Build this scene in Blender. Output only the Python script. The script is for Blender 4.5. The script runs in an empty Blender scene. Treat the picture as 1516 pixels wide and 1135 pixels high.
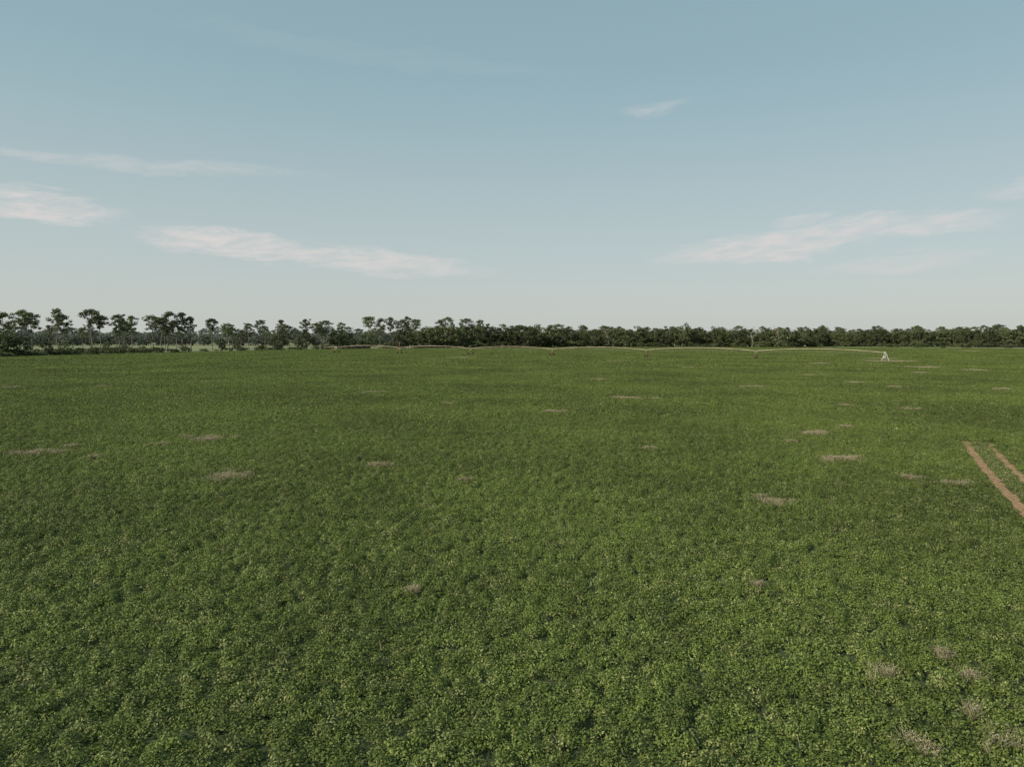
import bpy, math, numpy as np
from mathutils import Vector
rng=np.random.default_rng(7)
scene=bpy.context.scene
CAM_H=9.0; PITCH=math.radians(3.72)
PIV=np.array([163.0,304.0]); R=405.0      # centre / radius of the round field
PM=np.array([150.0,278.0])                # irrigation pivot point

# ---------------------------------------------------------------- helpers
def link(o,parent=None):
    scene.collection.objects.link(o)
    if parent is not None: o.parent=parent
    return o
def empty(name):
    e=bpy.data.objects.new(name,None); e.empty_display_size=1; return link(e)
class NB:
    def __init__(s,nt): s.nt=nt; s.n=nt.nodes; s.l=nt.links
    def new(s,t,**k):
        n=s.n.new(t)
        for a,b in k.items(): setattr(n,a,b)
        return n
    def put(s,sock,v):
        if isinstance(v,bpy.types.NodeSocket): s.l.new(v,sock)
        else: sock.default_value=v
    def m(s,op,a,b=0.0,c=0.0,clamp=False):
        n=s.new('ShaderNodeMath',operation=op,use_clamp=clamp)
        s.put(n.inputs[0],a); s.put(n.inputs[1],b)
        if op in('MULTIPLY_ADD','COMPARE'): s.put(n.inputs[2],c)
        return n.outputs[0]
    def mix(s,f,a,b,mode='MIX'):
        n=s.new('ShaderNodeMix',data_type='RGBA',blend_type=mode)
        s.put(n.inputs[0],f)
        s.put(n.inputs[6],a if isinstance(a,bpy.types.NodeSocket) else (*a,1))
        s.put(n.inputs[7],b if isinstance(b,bpy.types.NodeSocket) else (*b,1))
        return n.outputs[2]
    def noise(s,vec,scale,detail=3,rough=.5,dist=0):
        n=s.new('ShaderNodeTexNoise'); s.put(n.inputs['Vector'],vec)
        n.inputs['Scale'].default_value=scale; n.inputs['Detail'].default_value=detail
        n.inputs['Roughness'].default_value=rough; n.inputs['Distortion'].default_value=dist
        return n.outputs[0]
    def ramp(s,v,lo,hi,a=0.,b=1.):
        n=s.new('ShaderNodeMapRange',interpolation_type='SMOOTHSTEP')
        s.put(n.inputs[0],v)
        for i,x in enumerate((lo,hi,a,b)): n.inputs[i+1].default_value=x
        return n.outputs[0]
def mat(name):
    m=bpy.data.materials.new(name); m.use_nodes=True
    b=NB(m.node_tree); p=m.node_tree.nodes['Principled BSDF']
    return m,b,p
def simple(name,col,rough=.8,metal=0,var=.25,scale=3):
    m,b,p=mat(name)
    geo=b.new('ShaderNodeNewGeometry')
    n=b.noise(geo.outputs['Position'],scale,4)
    c=b.mix(b.ramp(n,.3,.7),[x*(1-var) for x in col],[x*(1+var) for x in col])
    b.l.new(c,p.inputs['Base Color']); p.inputs['Roughness'].default_value=rough; p.inputs['Metallic'].default_value=metal
    return m
def foliage(name,dark,light,transl=.25,world=False,yellow=None):
    m,b,p=mat(name)
    geo=b.new('ShaderNodeNewGeometry')
    c=b.mix(geo.outputs['Random Per Island'],dark,light)
    if world:
        pos=geo.outputs['Position']
        n1=b.noise(pos,.045,4,.6); n2=b.noise(pos,.7,4,.65)
        f=b.m('ADD',b.m('MULTIPLY',n1,.5),b.m('MULTIPLY',n2,.5))
        br=b.ramp(f,.38,.62,.66,1.28)
        cc=b.new('ShaderNodeVectorMath',operation='SCALE'); b.put(cc.inputs[0],c); b.put(cc.inputs[3],br)
        c=cc.outputs[0]
        n3=b.noise(pos,1.3,4,.7)
        yf=b.m('MULTIPLY',b.ramp(n3,.50,.66),b.ramp(geo.outputs['Random Per Island'],.3,.9))
        c=b.mix(b.m('MULTIPLY',yf,.82),c,yellow)
    else:
        oi=b.new('ShaderNodeObjectInfo')
        cc=b.new('ShaderNodeVectorMath',operation='SCALE'); b.put(cc.inputs[0],c)
        b.put(cc.inputs[3],b.ramp(oi.outputs['Random'],0,1,.65,1.35)); c=cc.outputs[0]
    b.l.new(c,p.inputs['Base Color']); p.inputs['Roughness'].default_value=.55
    p.inputs['Specular IOR Level'].default_value=.3
    t=b.new('ShaderNodeBsdfTranslucent'); b.l.new(c,t.inputs[0])
    mx=b.new('ShaderNodeMixShader'); mx.inputs[0].default_value=transl
    b.l.new(p.outputs[0],mx.inputs[1]); b.l.new(t.outputs[0],mx.inputs[2])
    b.l.new(mx.outputs[0],m.node_tree.nodes['Material Output'].inputs[0])
    return m

class MB:
    """mesh accumulator (quads) """
    def __init__(s): s.v=[];s.f=[];s.mi=[];s.n=0
    def add(s,v,f,mi=0):
        v=np.asarray(v,float).reshape(-1,3); f=np.asarray(f,int).reshape(-1,4)
        s.v.append(v); s.f.append(f+s.n); s.mi.append(np.full(len(f),mi)); s.n+=len(v)
    def leaves(s,P,N,L,W,mi=0):
        k=len(P)
        if k==0: return
        N=N/np.linalg.norm(N,axis=1,keepdims=True)
        r=rng.normal(size=(k,3)); t=np.cross(N,r); t/=np.linalg.norm(t,axis=1,keepdims=True)
        b=np.cross(N,t); L=np.broadcast_to(L,(k,)).reshape(-1,1); W=np.broadcast_to(W,(k,)).reshape(-1,1)
        v=np.stack([P+t*L,P+b*W+N*W*.25,P-t*L,P-b*W+N*W*.25],1).reshape(-1,3)
        s.add(v,np.arange(4*k).reshape(-1,4),mi)
    def tube(s,p0,p1,r0,r1,mi=0,n=6):
        p0=np.array(p0,float);p1=np.array(p1,float); d=p1-p0; d/=np.linalg.norm(d)+1e-9
        a=np.cross(d,[0,0,1] if abs(d[2])<.9 else [1,0,0]); a/=np.linalg.norm(a); b=np.cross(d,a)
        th=np.arange(n)*2*math.pi/n
        ring=np.cos(th)[:,None]*a+np.sin(th)[:,None]*b
        v=np.vstack([p0+ring*r0,p1+ring*r1])
        f=[[i,(i+1)%n,(i+1)%n+n,i+n] for i in range(n)]
        s.add(v,f,mi)
    def box(s,c,d,rot=0,mi=0):
        c=np.array(c,float); d=np.array(d)/2
        v=np.array([[x,y,z] for x in(-1,1) for y in(-1,1) for z in(-1,1)])*d
        co,si=math.cos(rot),math.sin(rot)
        v=np.stack([v[:,0]*co-v[:,1]*si,v[:,0]*si+v[:,1]*co,v[:,2]],1)+c
        s.add(v,[[0,1,3,2],[4,6,7,5],[0,4,5,1],[2,3,7,6],[0,2,6,4],[1,5,7,3]],mi)
    def mesh(s,name,mats,smooth=False):
        v=np.vstack(s.v); f=np.vstack(s.f); mi=np.concatenate(s.mi)
        me=bpy.data.meshes.new(name)
        me.vertices.add(len(v)); me.vertices.foreach_set('co',v.ravel())
        me.loops.add(f.size); me.loops.foreach_set('vertex_index',f.ravel().astype(np.int32))
        me.polygons.add(len(f)); me.polygons.foreach_set('loop_start',(np.arange(len(f))*4).astype(np.int32))
        me.polygons.foreach_set('material_index',mi.astype(np.int32))
        for m in mats: me.materials.append(m)
        me.update(calc_edges=True); me.validate()
        return me
def obj(name,me,loc=(0,0,0),rz=0,sc=(1,1,1),parent=None):
    o=bpy.data.objects.new(name,me); o.location=loc; o.rotation_euler=(0,0,rz); o.scale=sc
    return link(o,parent)

# ---------------------------------------------------------------- camera
cam=bpy.data.cameras.new('camera'); co=bpy.data.objects.new('camera',cam); link(co)
cam.sensor_width=36; cam.lens=36*1024/1516; cam.clip_end=20000; cam.clip_start=.1
co.location=(0,0,CAM_H); co.rotation_euler=(math.pi/2-PITCH,0,0); scene.camera=co

# ---------------------------------------------------------------- sun + sky
SUN_EL=math.radians(32); SUN_AZ=math.radians(-125)   # azimuth clockwise from +Y
sd=Vector((math.sin(SUN_AZ)*math.cos(SUN_EL),math.cos(SUN_AZ)*math.cos(SUN_EL),math.sin(SUN_EL)))
sl=bpy.data.lights.new('sun','SUN'); sl.energy=5.0; sl.angle=math.radians(.5); sl.color=(1,.92,.76)
so=bpy.data.objects.new('sun',sl); so.rotation_euler=sd.to_track_quat('Z','Y').to_euler(); so.location=(-60,-40,80); link(so)

w=bpy.data.worlds.new('World'); scene.world=w; w.use_nodes=True
b=NB(w.node_tree); bg=w.node_tree.nodes['Background']
sky=b.new('ShaderNodeTexSky',sky_type='NISHITA'); sky.sun_disc=False
sky.sun_elevation=SUN_EL; sky.sun_rotation=SUN_AZ; sky.air_density=1.0; sky.dust_density=2.0; sky.ozone_density=1.5; sky.altitude=0
tc=b.new('ShaderNodeTexCoord'); sep=b.new('ShaderNodeSeparateXYZ'); b.l.new(tc.outputs['Generated'],sep.inputs[0])
az=b.m('MULTIPLY',b.m('ARCTAN2',sep.outputs[0],sep.outputs[1]),57.2958)
el=b.m('MULTIPLY',b.m('ARCSINE',sep.outputs[2]),57.2958)
def vec3(x,y,z):
    c=b.new('ShaderNodeCombineXYZ'); b.put(c.inputs[0],x);b.put(c.inputs[1],y);b.put(c.inputs[2],z); return c.outputs[0]
# atmospheric haze over the clear-sky model
hz=b.mix(b.ramp(el,3,22),vec3(3.35,3.8,3.72),vec3(2.08,3.05,3.30))
hz=b.mix(b.ramp(el,-2,7),vec3(3.95,4.0,3.78),hz)
hz=b.mix(b.ramp(el,14,40),hz,vec3(1.6,2.5,2.68))
col=b.mix(.87,sky.outputs[0],hz)
cv=vec3(b.m('MULTIPLY',az,.10),b.m('MULTIPLY',el,.45),0.)
nw=b.noise(cv,1.6,5,.6,.4)
cv2=vec3(b.m('MULTIPLY',az,.35),b.m('ADD',b.m('MULTIPLY',el,1.6),b.m('MULTIPLY',az,-.12)),3.)
nf=b.noise(cv2,1.3,6,.65,.5)
clouds=[(-33.6,8.8,5.4,1.25,-.01,1.0),(-21.5,7.05,7.6,1.25,-.06,1.05),(-12,6.2,11.5,1.0,-.07,.9),
 (20.0,7.0,9.5,1.25,.07,.9),(27,7.9,9.5,1.0,.03,.8),(29,5.3,6.5,.8,.05,.45),(11.4,17.6,3.2,.6,.08,.33),(-29,12.2,15,.55,.035,.38),
 (22.6,8.9,2.6,.5,.12,.55),(-10,21.2,18,.9,-.05,.07),(36,9.9,3,.7,.1,.4)]
tot=None
for a0,e0,ha,he,sl_,st in clouds:
    da=b.m('SUBTRACT',az,a0)
    u=b.m('DIVIDE',da,ha)
    v=b.m('DIVIDE',b.m('SUBTRACT',b.m('SUBTRACT',el,e0),b.m('MULTIPLY',da,sl_)),he)
    v=b.m('ADD',v,b.m('MULTIPLY',b.m('SUBTRACT',nw,.5),3.2))
    r2=b.m('ADD',b.m('MULTIPLY',u,u),b.m('MULTIPLY',v,v))
    mk=b.m('MULTIPLY',b.ramp(r2,1.1,0.0),st)
    tot=mk if tot is None else b.m('MAXIMUM',tot,mk)
cf=b.m('MULTIPLY',tot,b.ramp(nf,.28,.68,.25,1.0),clamp=True)
col=b.mix(cf,col,vec3(4.5,4.35,4.25))
b.l.new(col,bg.inputs[0]); bg.inputs[1].default_value=.15

# ---------------------------------------------------------------- ground
def grid_sheet(name,pts,z,m):
    me=bpy.data.meshes.new(name); me.from_pydata([(x,y,z) for x,y in pts],[],[list(range(len(pts)))]); me.materials.append(m)
    return obj(name,me)
m,b,p=mat('meadow_grass'); geo=b.new('ShaderNodeNewGeometry'); pos=geo.outputs['Position']
c=b.mix(b.ramp(b.noise(pos,.02,5,.6),.35,.65),(.085,.125,.038),(.16,.18,.072))
c=b.mix(b.m('MULTIPLY',b.ramp(b.noise(pos,.008,3),.45,.65),.7),c,(.30,.26,.16))
b.l.new(c,p.inputs['Base Color']); p.inputs['Roughness'].default_value=.95; M_GRASS=m
grid_sheet('grass_ground',[(-9000,-2000),(9000,-2000),(9000,9000),(-9000,9000)],0,M_GRASS)
m,b,p=mat('crop_floor'); geo=b.new('ShaderNodeNewGeometry'); pos=geo.outputs['Position']
c=b.mix(b.ramp(b.noise(pos,6,5,.7),.4,.65),(.025,.038,.010),(.055,.075,.022))
b.l.new(c,p.inputs['Base Color']); p.inputs['Roughness'].default_value=.95; M_FLOOR=m
th=np.linspace(0,2*math.pi,181)[:-1]
grid_sheet('crop_field',[(PIV[0]+R*math.cos(t),PIV[1]+R*math.sin(t)) for t in th],.02,M_FLOOR)
m,b,p=mat('sand'); geo=b.new('ShaderNodeNewGeometry'); pos=geo.outputs['Position']
c=b.mix(b.ramp(b.noise(pos,.25,5,.65),.35,.65),(.22,.19,.12),(.42,.35,.25))
c=b.mix(b.ramp(b.noise(pos,.05,3),.5,.62,0,.7),c,(.09,.12,.04))
b.l.new(c,p.inputs['Base Color']); p.inputs['Roughness'].default_value=.95; M_SAND=m
ring=MB(); k=180
for i in range(k):
    a0,a1=th[i],th[(i+1)%k]
    q=[]
    for a,rr in((a0,R+.5),(a0,R+5),(a1,R+5),(a1,R+.5)): q.append((PIV[0]+rr*math.cos(a),PIV[1]+rr*math.sin(a),.04))
    ring.add(q,[[0,1,2,3]])
obj('farm_road',ring.mesh('farm_road',[M_SAND]))

# ---------------------------------------------------------------- crop
M_CROP=foliage('peanut_leaf',(.063,.101,.015),(.187,.226,.056),.18,True,(.39,.385,.17))
RUT0=np.array([24.0,29.6]); RUT1=np.array([39.7,60.0])
rl=np.linalg.norm(RUT1-RUT0)
rd=(RUT1-RUT0)/rl; rn=np.array([rd[1],-rd[0]])
bow=lambda s: -.7*(1-((s-rl*.45)/(rl*.6))**2)*.6      # gentle curve of the track
def rutdist(xy):
    q=xy-RUT0; s=q@rd; o=q@rn-bow(s)
    inside=(s>-30)&(s<rl)
    d=np.minimum(abs(o),abs(o-1.65)+.09); d=np.where(inside,d,9)
    mid=inside&(o>-.5)&(o<2.2)
    return d,mid,s
def crop(name,size,dens_pl,per,ls,origin=None):
    g=int(size*math.sqrt(dens_pl)); st=size/g
    gx,gy=np.meshgrid(np.arange(g),np.arange(g)); n=g*g
    c=np.stack([gx.ravel(),gy.ravel()],1)*st-size/2+st*rng.uniform(-.25,1.25,(n,2))
    h=rng.uniform(.13,.42,n); rad=rng.uniform(.17,.31,n)*(1.1 if ls<.06 else 1.25)
    idx=np.repeat(np.arange(n),per); k=len(idx)
    r=np.sqrt(rng.random(k)); a=rng.uniform(0,2*math.pi,k)
    dx=np.cos(a)*r*rad[idx]; dy=np.sin(a)*r*rad[idx]
    z=h[idx]*(np.sqrt(np.maximum(0,1-r*r*.85)))*rng.uniform(.6,1.12,k)+.03
    P=np.stack([c[idx,0]+dx,c[idx,1]+dy,z],1)
    N=np.stack([np.cos(a)*r*.9,np.sin(a)*r*.9,np.full(k,1.0)],1)+rng.normal(size=(k,3))*.45
    L=ls*rng.uniform(.65,1.35,k); W=L*.58
    if origin is not None:
        d,mid,s=rutdist(P[:,:2]+np.array(origin))
        pat=.12*np.sin(s*2.3)+.10*np.sin(s*5.1+1)+.9*np.clip((s-rl+7)/7,0,1)
        keep=(d>.20-pat*.5+.20*rng.random(k))&~(mid&(rng.random(k)<.35)); P=P[keep];N=N[keep];L=L[keep];W=W[keep]
        d=d[keep]; P[:,2]*=np.clip(.2+(d-.15)*.6,.2,1)
    mb=MB(); mb.leaves(P,N,L,W)
    return mb.mesh(name,[M_CROP])
cropE=empty('peanut_crop')
near=[crop('crop_patch_near',6,11,125,.032) for _ in range(6)]
mid=[crop('crop_patch_mid',6,9,58,.052) for _ in range(5)]
far=[crop('crop_patch_far',12,5.5,26,.12) for _ in range(4)]
def in_view(x,y,h): return y>4 and abs(x)<.80*y+h+10
for i in range(-60,80):
    for j in range(0,60):
        x=i*12.0; y=j*12.0+6
        cd=math.hypot(x-PIV[0],y-PIV[1])
        if cd-9>R or not in_view(x,y,9): continue
        if y+rng.uniform(-35,35)>210 and cd+9<R and math.hypot(x-PM[0],y-PM[1])>22:
            obj('crop',far[rng.integers(4)],(x,y,0),rng.integers(4)*math.pi/2,parent=cropE); continue
        for sx in(-3,3):
            for sy in(-3,3):
                X=x+sx;Y=y+sy
                if math.hypot(X-PIV[0],Y-PIV[1])+2.5>R or math.hypot(X-PM[0],Y-PM[1])<7: continue
                q=np.array([[X+ddx,Y+ddy] for ddx in(-3,-1.5,0,1.5,3) for ddy in(-3,-1.5,0,1.5,3)]); d,_,_=rutdist(q)
                if d.min()<1.6: obj('crop',crop('crop_patch_track',6,11,125,.032,(X,Y)),(X,Y,0),0,parent=cropE)
                elif Y+rng.uniform(-22,22)<85: obj('crop',near[rng.integers(6)],(X,Y,0),rng.integers(4)*math.pi/2,parent=cropE)
                else: obj('crop',mid[rng.integers(5)],(X,Y,0),rng.integers(4)*math.pi/2,parent=cropE)
# dirt track
m,b,p=mat('red_dirt'); geo=b.new('ShaderNodeNewGeometry'); pos=geo.outputs['Position']
c=b.mix(b.ramp(b.noise(pos,3,6,.7),.35,.65),(.18,.100,.045),(.35,.215,.11))
b.l.new(c,p.inputs['Base Color']); p.inputs['Roughness'].default_value=.95; M_DIRT=m
tr=MB()
for o in(0,1.65):
    N=60; L=rl+30
    for i in range(N):
        q=[]
        for (s,sg) in((i,-1),(i+1,-1),(i+1,1),(i,1)):
            ss=-30+L*s/N
            ww=.30*(1+.2*math.sin(s*1.7+o)); wob=.05*math.sin(s*.9+o*2)
            pt=RUT0+rd*ss+rn*(o+wob+bow(ss)+sg*ww); q.append((pt[0],pt[1],.05))
        tr.add(q,[[0,3,2,1]])
obj('dirt_track',tr.mesh('dirt_track',[M_DIRT]))

# ---------------------------------------------------------------- dry weeds: (x, y, radius) in metres
W=[(-36.6,52.9,1.14),(-35.7,55.8,.55),(-30.8,50.8,.35),(-29.0,56.9,.56),(-26.3,59.9,1.46),(-9.2,47.3,.79),(-18.2,43.7,1.28),(-3.0,42.4,.25),(-8.9,92.8,.73),(-23.4,112.2,1.53),(5.0,82.7,.97),(10.9,54.8,.42),(17.5,101.0,1.78),(44.7,126.1,1.72),(68.2,137.4,1.61),(69.0,124.4,1.46),(84.5,119.5,1.25),(28.0,63.7,1.12),(23.7,58.3,.46),(33.1,68.4,.5),(24.2,50.0,1.17),(25.0,43.1,.59),(26.8,41.3,.56),(14.4,36.6,.95),
(9.7,17.6,.50),(12.0,18.7,.22),(8.8,14.5,.36),(10.6,14.5,.30),(11.9,17.4,.14),(43.5,90.1,.9),(49.4,85.8,.8),(-3.4,23.6,.12),(-90.4,124.2,1.4),(-24.1,317,4.3),(125.2,209.4,4.1),(18.9,148.4,1.4),(41.4,270,2.8),(53.6,209.4,1.8),(-62.5,139.4,.6),(-75,126,.9),(146,266,5.5),(321,483,6.6),(8.7,24,.10),(10.9,15.7,.2),
(104,176,2.2),(128,190,3.0),(71,165,1.4),(108,245,3),(160,300,4.5)]
M_DRY=foliage('dry_stalk',(.31,.26,.15),(.58,.50,.34),.15)
wd=MB()
def stalks(px,py,hlo,hhi,zb,th_,tz=(.34,.48)):
    k=len(px)
    h=rng.uniform(hlo,hhi,k)
    lean=rng.normal(size=(k,2))*.13
    p0=np.stack([px,py,np.full(k,zb)],1); p1=p0+np.stack([lean[:,0],lean[:,1],h],1)
    s=rng.normal(size=(k,3)); s[:,2]=0; s/=np.linalg.norm(s,axis=1,keepdims=True)
    v=np.stack([p0-s*th_,p0+s*th_,p1+s*th_*.7,p1-s*th_*.7],1).reshape(-1,3)
    wd.add(v,np.arange(4*k).reshape(-1,4))
    k2=k*2//3; P=np.stack([px[:k2],py[:k2],rng.uniform(tz[0],tz[1],k2)],1); N=rng.normal(size=(k2,3))*.5+[0,0,1]
    wd.leaves(P,N,.03+th_*2,.006+th_)
for X,Y,r in W:
    # each patch is a handful of irregular tufts, thinning out at the rim
    nt=rng.integers(6,11)
    for t in range(nt):
        sc_=rng.uniform(.15,.5) if t else .55
        ox,oy=(rng.normal(size=2)*r*np.array([.75,.6])) if t else (0,0)
        rx=r*sc_; ry=max(rx,.12); k=int(min(2600,max(25,(850 if Y<30 else 1500)*rng.uniform(.5,1.2)*rx*ry*(1 if Y<80 else .5))))
        a=rng.uniform(0,2*math.pi,k); q=np.abs(rng.normal(size=k))*.75
        lob=1+.5*np.sin(a*3+X+t)+.3*np.sin(a*5+Y)
        stalks(X+ox+np.cos(a)*q*rx*lob,Y+oy+np.sin(a)*q*ry*lob,.08,.30,.17,max(.0032,Y*.00015),(.28,.43))
# thin scatter of single dry stems through the near field, denser to the right
k=5200; yy=rng.uniform(10,75,k*3); xx=rng.uniform(-.8,.8,k*3)*yy
pr=(.25+.75*np.clip(xx/yy+.2,0,1))*(.4+.6*(np.sin(xx*.7+np.sin(yy*.5)*2)*np.sin(yy*.45+xx*.2)>.1))
kp=rng.random(k*3)<pr*.4; xx=xx[kp]; yy=yy[kp]
stalks(xx,yy,.05,.2,.2,.005,(.3,.38))
# dry growth on the crown between the wheel ruts
k=1500; s=rng.uniform(-10,rl,k); o=rng.normal(.83,.32,k)+bow(s); q=RUT0+rd*s[:,None]+rn*o[:,None]
stalks(q[:,0],q[:,1],.05,.2,.03,.008,(.12,.24))
obj('dry_weeds',wd.mesh('dry_weeds',[M_DRY]))

# ---------------------------------------------------------------- trees
M_BARK=simple('pine_bark',(.15,.12,.095),.9); M_OBARK=simple('oak_bark',(.09,.078,.065),.9); M_DEAD=simple('dead_wood',(.28,.25,.21),.85)
M_PINE=foliage('pine_needles',(.046,.066,.026),(.130,.152,.064),.15)
M_OAK=foliage('oak_leaves',(.038,.052,.021),(.118,.134,.052),.15)
M_FAR_HAZED=foliage('far_foliage_hazed',(.090,.112,.086),(.145,.168,.125),.1)  # aerial haze painted into the leaf colour: paler and greyer for distant trees
def clump(mb,c,r,flat,k,ls,mi):
    d=rng.normal(size=(k,3)); d/=np.linalg.norm(d,axis=1,keepdims=True)
    q=rng.uniform(.45,1.08,(k,1)); P=np.array(c)+d*q*r*np.array([1,1,flat])
    N=d+rng.normal(size=(k,3))*.5+[0,0,.3]
    L=ls*rng.uniform(.6,1.3,k); mb.leaves(P,N,L,L*.65,mi)
def pine(H=20,full=1.0,leafm=M_PINE):
    mb=MB(); pts=[np.array([0,0,0.])]
    lean=rng.normal(size=2)*.35
    for i in range(1,8):
        t=i/7; pts.append(np.array([lean[0]*t*2+rng.normal()*.16,lean[1]*t*2+rng.normal()*.16,H*.96*t]))
    rr=lambda t:.22*(1-t)**.8+.05
    for i in range(7): mb.tube(pts[i],pts[i+1],rr(i/7),rr((i+1)/7),0,7)
    def at(t):
        x=t*7; i=min(6,int(x)); return pts[i]+(pts[i+1]-pts[i])*(x-i)
    c0=rng.uniform(.50,.70); nl=rng.integers(18,28); R0=rng.uniform(2.9,4.6)*full; a=rng.random()*6
    for i in range(nl):
        t=c0+(1-c0)*(i/(nl-1))**.9; a+=2.4+rng.normal()*.6
        u=(t-c0)/(1-c0); prof=math.sqrt(max(.05,1-(2*abs(u-.45))**2.2))*rng.uniform(.5,1.15)
        if u<.25 and rng.random()<.4: prof*=.5
        L=R0*prof; p0=at(t*.98); up=rng.uniform(.1,.5)+u*.3
        p1=p0+np.array([math.cos(a)*L,math.sin(a)*L,L*up])
        pm=(p0+p1)/2+[0,0,-.15*L*.3]
        mb.tube(p0,pm,.08,.05,0,4); mb.tube(pm,p1,.05,.02,0,4)
        clump(mb,p1,rng.uniform(.8,1.5),.62,58,.29,1)
        if L>1.6: clump(mb,p0+(p1-p0)*.6+rng.normal(size=3)*.4,rng.uniform(.6,1.1),.62,40,.27,1)
    clump(mb,at(1.0)+[0,0,.2],1.3,.7,70,.30,1)
    for _ in range(3):
        t=rng.uniform(.3,c0); p0=at(t); a=rng.random()*6; mb.tube(p0,p0+[math.cos(a)*1.2,math.sin(a)*1.2,.3],.05,.02,0,4)
    return mb.mesh('pine_tree',[M_BARK,leafm])
def oak(H=16,Rc=7.5,base=.12,leafm=M_OAK,nc=58):
    mb=MB(); tk=H*rng.uniform(.16,.24); asym=rng.uniform(-.3,.3,2)
    mb.tube((0,0,0),(rng.normal()*.2,rng.normal()*.2,tk),.6,.45,0,8)
    zc=H*(.5+base/2); hz=H*(1-base)/2
    for i in range(nc):
        a=i*2.399+rng.normal()*.3; u=rng.uniform(-.9,.95); rad=math.sqrt(1-u*u)*rng.uniform(.5,1.1)*(1+asym[0]*math.cos(a)+asym[1]*math.sin(2*a))
        c=np.array([math.cos(a)*rad*Rc,math.sin(a)*rad*Rc,zc+u*hz*rng.uniform(.65,1.0)-.8])
        c+=rng.normal(size=3)*.5
        r=rng.uniform(.9,2.2)
        clump(mb,c,r,.75,58,.40,1)
        if i%6==0:
            m_=np.array([c[0]*.45,c[1]*.45,tk+(c[2]-tk)*.55]); mb.tube((0,0,tk*.95),m_,.25,.15,0,5); mb.tube(m_,c,.15,.05,0,5)
    return mb.mesh('oak_tree',[M_OBARK,leafm])
def dead(H=16):
    mb=MB()
    def br(p,d,L,r,lv):
        d=d/np.linalg.norm(d); n=3; q=p
        for i in range(n):
            d=d+rng.normal(size=3)*.13; d/=np.linalg.norm(d)
            e=q+d*L/n; mb.tube(q,e,r*(1-i/n*.5),r*(1-(i+1)/n*.5),0,5); q=e
            if lv>0 and i>=(1 if lv==3 else 0):
                for _ in range(2): br(q,d*1.0+rng.normal(size=3)*.75+[0,0,.2],L*.5,r*.45,lv-1)
    br(np.zeros(3),np.array([0,0,1.]),H*.75,.26,3)
    return mb.mesh('dead_tree',[M_DEAD])
pines=[pine() for _ in range(9)]; oaks=[oak() for _ in range(7)]; shrubs=[oak(7,4.6,.0,nc=28) for _ in range(4)]
fpines=[pine(leafm=M_FAR_HAZED) for _ in range(3)]; foaks=[oak(leafm=M_FAR_HAZED) for _ in range(3)]
deads=[dead() for _ in range(2)]
def ringpt(be,extra):
    rr=R+extra; A=be*be+1; B=-2*(PIV[0]*be+PIV[1]); C=PIV@PIV-rr*rr
    Y=(-B+math.sqrt(B*B-4*A*C))/(2*A); return be*Y,Y
# woodland edge retreats behind an open pale meadow on the right
setback=lambda be: 95*min(1,max(0,(be-.40)/.06))
# pines along the field edge
P=[(5,463),(22,474),(40,459),(50,464),(88,457),(97,466),(137,458),(150,467),(178,466),(197,468),(187,476),(228,467),(240,470),(250,462),(272,463),(285,469),(263,475),(316,472),(340,479),(370,479),(388,474),(418,474),(430,482),(452,473),(470,478),(482,475),(508,478),(545,469),(563,472),(580,470),(592,474),(605,469),(618,473),(653,474),(665,470),(690,472),(712,474)]
for x,y in P:
    be=(x-758)/1022; ex=rng.uniform(10,38); X,Y=ringpt(be,ex); H=CAM_H+(502-y)*Y/1022
    s=H/20.3; obj('pine_tree',pines[rng.integers(9)],(X,Y,0),rng.random()*6.28,(s*rng.uniform(.9,1.25),s*rng.uniform(.9,1.25),s))
# big oaks standing in front
O=[(2,487,1.3),(28,492,1),(72,502,.8),(97,504,.8),(160,503,.6),(330,498,.7),(352,502,.6),(415,492,.9),(455,490,.9),(500,484,1),(515,488,1),(545,490,1),(600,486,1),(610,492,1.1),(640,482,1.1),(662,478,1.1),(685,480,1),(705,477,1.1),(725,478,1.2),(750,476,1.2),(775,479,1.1),(800,478,1.2),(830,481,1.2),(855,484,1.1),(880,482,1.1),(915,484,1.1),(940,481,1.2),(970,480,1.2),(990,479,1.1),(1010,480,1.2),(1030,482,1.1),(1060,482,1.2),(1090,484,1.1),(1130,482,1.2),(1155,480,1.2),(1180,482,1.2),(1210,485,1.1),(1240,484,1.1),(1270,483,1.1),(1300,485,1.1),(1330,484,1.2),(1360,485,1.1),(1395,485,1.1),(1425,486,1.1),(1460,485,1.2),(1500,486,1.2)]
for x,y,wd_ in O:
    if x>620: y+=rng.uniform(-1.5,5)
    be=(x-758)/1022; X,Y=ringpt(be,rng.uniform(8,26)+setback(be)); H=max(5,CAM_H+(501-y)*Y/1022); s=H/16
    wv=rng.uniform(.85,1.25)
    obj('oak_tree',oaks[rng.integers(7)],(X,Y,-.3),rng.random()*6.28,(max(s,.6)*wd_*wv,max(s,.6)*wd_*wv,s))
for x,y in((660,480),(902,488),(1112,486),(1150,488)):
    be=(x-758)/1022; X,Y=ringpt(be,7); H=CAM_H+(501-y)*Y/1022
    obj('dead_tree',deads[rng.integers(2)],(X,Y,0),rng.random()*6.28,(H/16,)*3)
und=empty('understory_shrubs')
for be in np.arange(-.92,-.10,.0085):
    for ex in(9,22,45):
        if rng.random()<(.55 if -.46<be<-.28 else .35): continue
        X,Y=ringpt(be+rng.normal()*.005,ex+rng.uniform(-4,6)); s=rng.uniform(.22,.62)*(1 if be<-.5 or be>-.28 else .8)
        if rng.random()<.1: s*=1.6
        obj('shrub',shrubs[rng.integers(4)],(X,Y,-.3),rng.random()*6.28,(s*1.35,s*1.35,s),parent=und)
tl=empty('distant_treeline')
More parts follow.
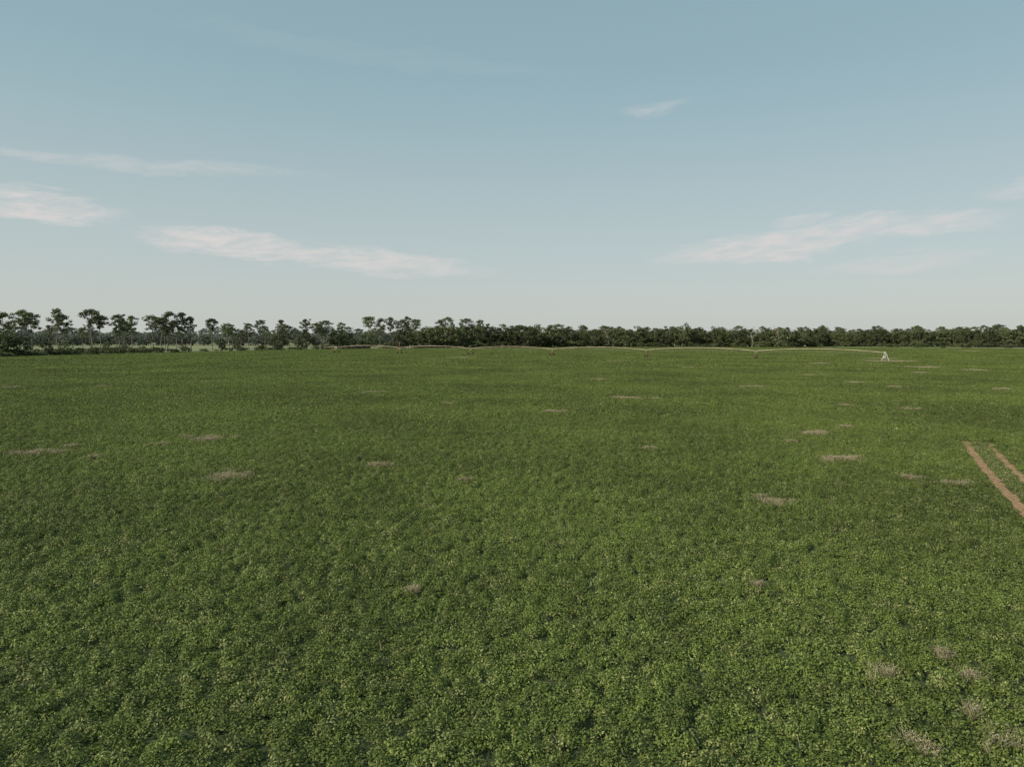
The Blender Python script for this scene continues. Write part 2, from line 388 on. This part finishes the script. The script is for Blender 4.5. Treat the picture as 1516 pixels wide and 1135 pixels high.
for be in np.arange(-.13,.95,.011):
    for ex,hh in((6,7),(14,8),(34,18),(52,20),(75,21),(105,23)):
        if ex<20 and rng.random()<.35: continue
        sb=setback(be)
        X,Y=ringpt(be+rng.normal()*.004,ex+rng.uniform(-5,7)+sb)
        if ex<20: s=rng.uniform(.4,1.2); obj('shrub',shrubs[rng.integers(4)],(X,Y,-.3),rng.random()*6.28,(s*1.3,s*1.3,s),parent=tl); continue
        s=hh/18.*rng.uniform(.72,1.12); ispine=rng.random()<.28
        me=(pines if ispine else oaks)[rng.integers(7)]
        if ispine: s*=.93
        obj('tree',me,(X,Y,-.3),rng.random()*6.28,(s*rng.uniform(1,1.3),s*rng.uniform(1,1.3),s),parent=tl)
for be in np.arange(.44,.95,.02):   # low scrub on the meadow at the right
    X,Y=ringpt(be+rng.normal()*.008,rng.uniform(20,70))
    if rng.random()<.5: s=rng.uniform(.25,.6); obj('shrub',shrubs[rng.integers(4)],(X,Y,-.3),rng.random()*6.28,(s*1.4,s*1.4,s),parent=tl)
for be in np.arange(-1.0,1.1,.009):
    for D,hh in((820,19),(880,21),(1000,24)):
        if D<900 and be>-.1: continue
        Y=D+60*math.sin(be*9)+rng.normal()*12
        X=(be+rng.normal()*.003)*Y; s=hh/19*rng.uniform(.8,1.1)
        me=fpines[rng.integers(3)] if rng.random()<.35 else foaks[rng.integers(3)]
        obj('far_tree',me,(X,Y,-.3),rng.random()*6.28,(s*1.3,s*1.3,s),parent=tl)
for be in np.arange(-.80,-.15,.012):   # pine stand behind the first row
    if rng.random()<.62: continue
    X,Y=ringpt(be,rng.uniform(60,150)); s=rng.uniform(.8,1.05)
    obj('pine',pines[rng.integers(7)],(X,Y,0),rng.random()*6.28,(s,s,s),parent=tl)

# ---------------------------------------------------------------- centre pivot irrigation
M_GALV=simple('galvanised_steel',(.50,.48,.44),.5,.3,.15,1.5); M_TYRE=simple('tyre',(.03,.03,.03),.9); M_RUST=simple('rusty_pipe',(.46,.36,.29),.6,.1,.25,.3)
M_ROD=simple('weathered_truss_rod',(.22,.19,.16),.7,.2,.2,1)
M_CONC=simple('concrete',(.4,.38,.34),.9); M_RED=simple('dark_red_frame',(.20,.08,.05),.7)
piv=empty('center_pivot_irrigator')
u=np.array([-.863,.505]); tng=np.array([.505,.863]); SP=50.0; ZP=3.6; ZC=3.3
def w3(s,t,z): q=PM+u*s+tng*t; return (q[0],q[1],z)
def part(mb,name,mats): obj(name,mb.mesh(name,mats),parent=piv)
mb=MB()
for a,c in((-1,-1),(1,-1),(1,1),(-1,1)):
    mb.tube(w3(a*1.3,c*1.3,.2),w3(a*.22,c*.22,ZC-.1),.07,.06)
for z,k_ in((1.0,1.0),(2.1,.6)):
    cs=[w3(a*k_,c*k_,z) for a,c in((-1,-1),(1,-1),(1,1),(-1,1))]
    for i in range(4): mb.tube(cs[i],cs[(i+1)%4],.04,.04)
mb.tube(w3(0,0,.1),w3(0,0,ZC+.3),.12,.12); mb.tube(w3(0,0,ZC+.3),w3(.9,0,ZC),.11,.10); mb.box(w3(.4,-1.1,1.4),(.45,.6,.8),mi=0)
mb.box((PM[0],PM[1],.1),(3.6,3.6,.2),math.atan2(u[1],u[0]),1)
part(mb,'pivot_point',[M_GALV,M_CONC])
for i in range(6):
    s0=i*SP; mb=MB(); n=12; pp=[]
    z0=ZC if i==0 else ZP
    for j in range(n+1):
        t=j/n; pp.append(np.array(w3(s0+t*SP,0,z0+(ZP-z0)*t+1.2*4*t*(1-t))))
    for j in range(n): mb.tube(pp[j],pp[j+1],.11,.11,0,6)
    lo=[]
    for j in range(1,n):
        t=j/n; drop=1.25*min(1,4*t*(1-t)*1.6)
        for sd_ in(-.75,.75):
            q=np.array(w3(s0+t*SP,sd_,pp[j][2]-drop)); mb.tube(pp[j],q,.025,.025,1,4)
        lo.append((np.array(w3(s0+t*SP,-.75,pp[j][2]-drop)),np.array(w3(s0+t*SP,.75,pp[j][2]-drop))))
        mb.tube(lo[-1][0],lo[-1][1],.025,.025,1,4)
        mb.tube(pp[j]-[0,0,.1],pp[j]-[0,0,2.2],.018,.018,1,4)   # drop hose
    for kk in(0,1):
        ch=[pp[0]]+[l[kk] for l in lo]+[pp[-1]]
        for j in range(len(ch)-1): mb.tube(ch[j],ch[j+1],.025,.025,1,4)
    part(mb,'span',[M_RUST,M_ROD])
    mb=MB(); s1=s0+SP
    for sd_ in(-1,1):
        for a in(-.45,.45): mb.tube(w3(s1+a,sd_*2.0,.75),w3(s1+a*.3,sd_*.15,ZP),.07,.06,0,5)
        mb.tube(w3(s1-.35,sd_*1.0,2.1),w3(s1+.35,sd_*1.0,2.1),.04,.04,0,4)
        c0=np.array(w3(s1,sd_*2.1,.66))
        mb.tube(c0-np.append(u,0)*.17,c0+np.append(u,0)*.17,.66,.66,1,16)
        for e in(-1,1):
            mb.tube(c0+np.append(u,0)*.17*e,c0+np.append(u,0)*.13*e,.66,.3,1,16); mb.tube(c0+np.append(u,0)*.13*e,c0+np.append(u,0)*.12*e,.3,.01,0,12)
    mb.tube(w3(s1,-2.2,.75),w3(s1,2.2,.75),.09,.09,0,6); mb.tube(w3(s1,-1.1,2.0),w3(s1,1.1,2.0),.04,.04,0,4)
    mb.box(w3(s1,.5,2.8),(.4,.4,.55),0,2)
    part(mb,'drive_tower',[M_RED,M_TYRE,M_GALV])
mb=MB(); mb.tube(w3(6*SP,0,ZP),w3(6*SP+11,0,ZP-.2),.09,.07); mb.tube(w3(6*SP,0,ZP+1),w3(6*SP+9,0,ZP-.1),.02,.02)
mb.tube(w3(6*SP,0,ZP),w3(6*SP,0,ZP+1),.04,.04)
part(mb,'overhang',[M_RUST])
pts=[]
for i in range(28):
    a=i/28*2*math.pi; r=6.5*(1+.25*math.sin(3*a+1)+.12*math.sin(7*a)); pts.append((PM[0]+r*math.cos(a)*1.2,PM[1]+r*math.sin(a)))
grid_sheet('sand_patch',pts,.05,M_SAND)
scene.view_settings.view_transform='Standard'; scene.view_settings.look='None'; scene.view_settings.exposure=0
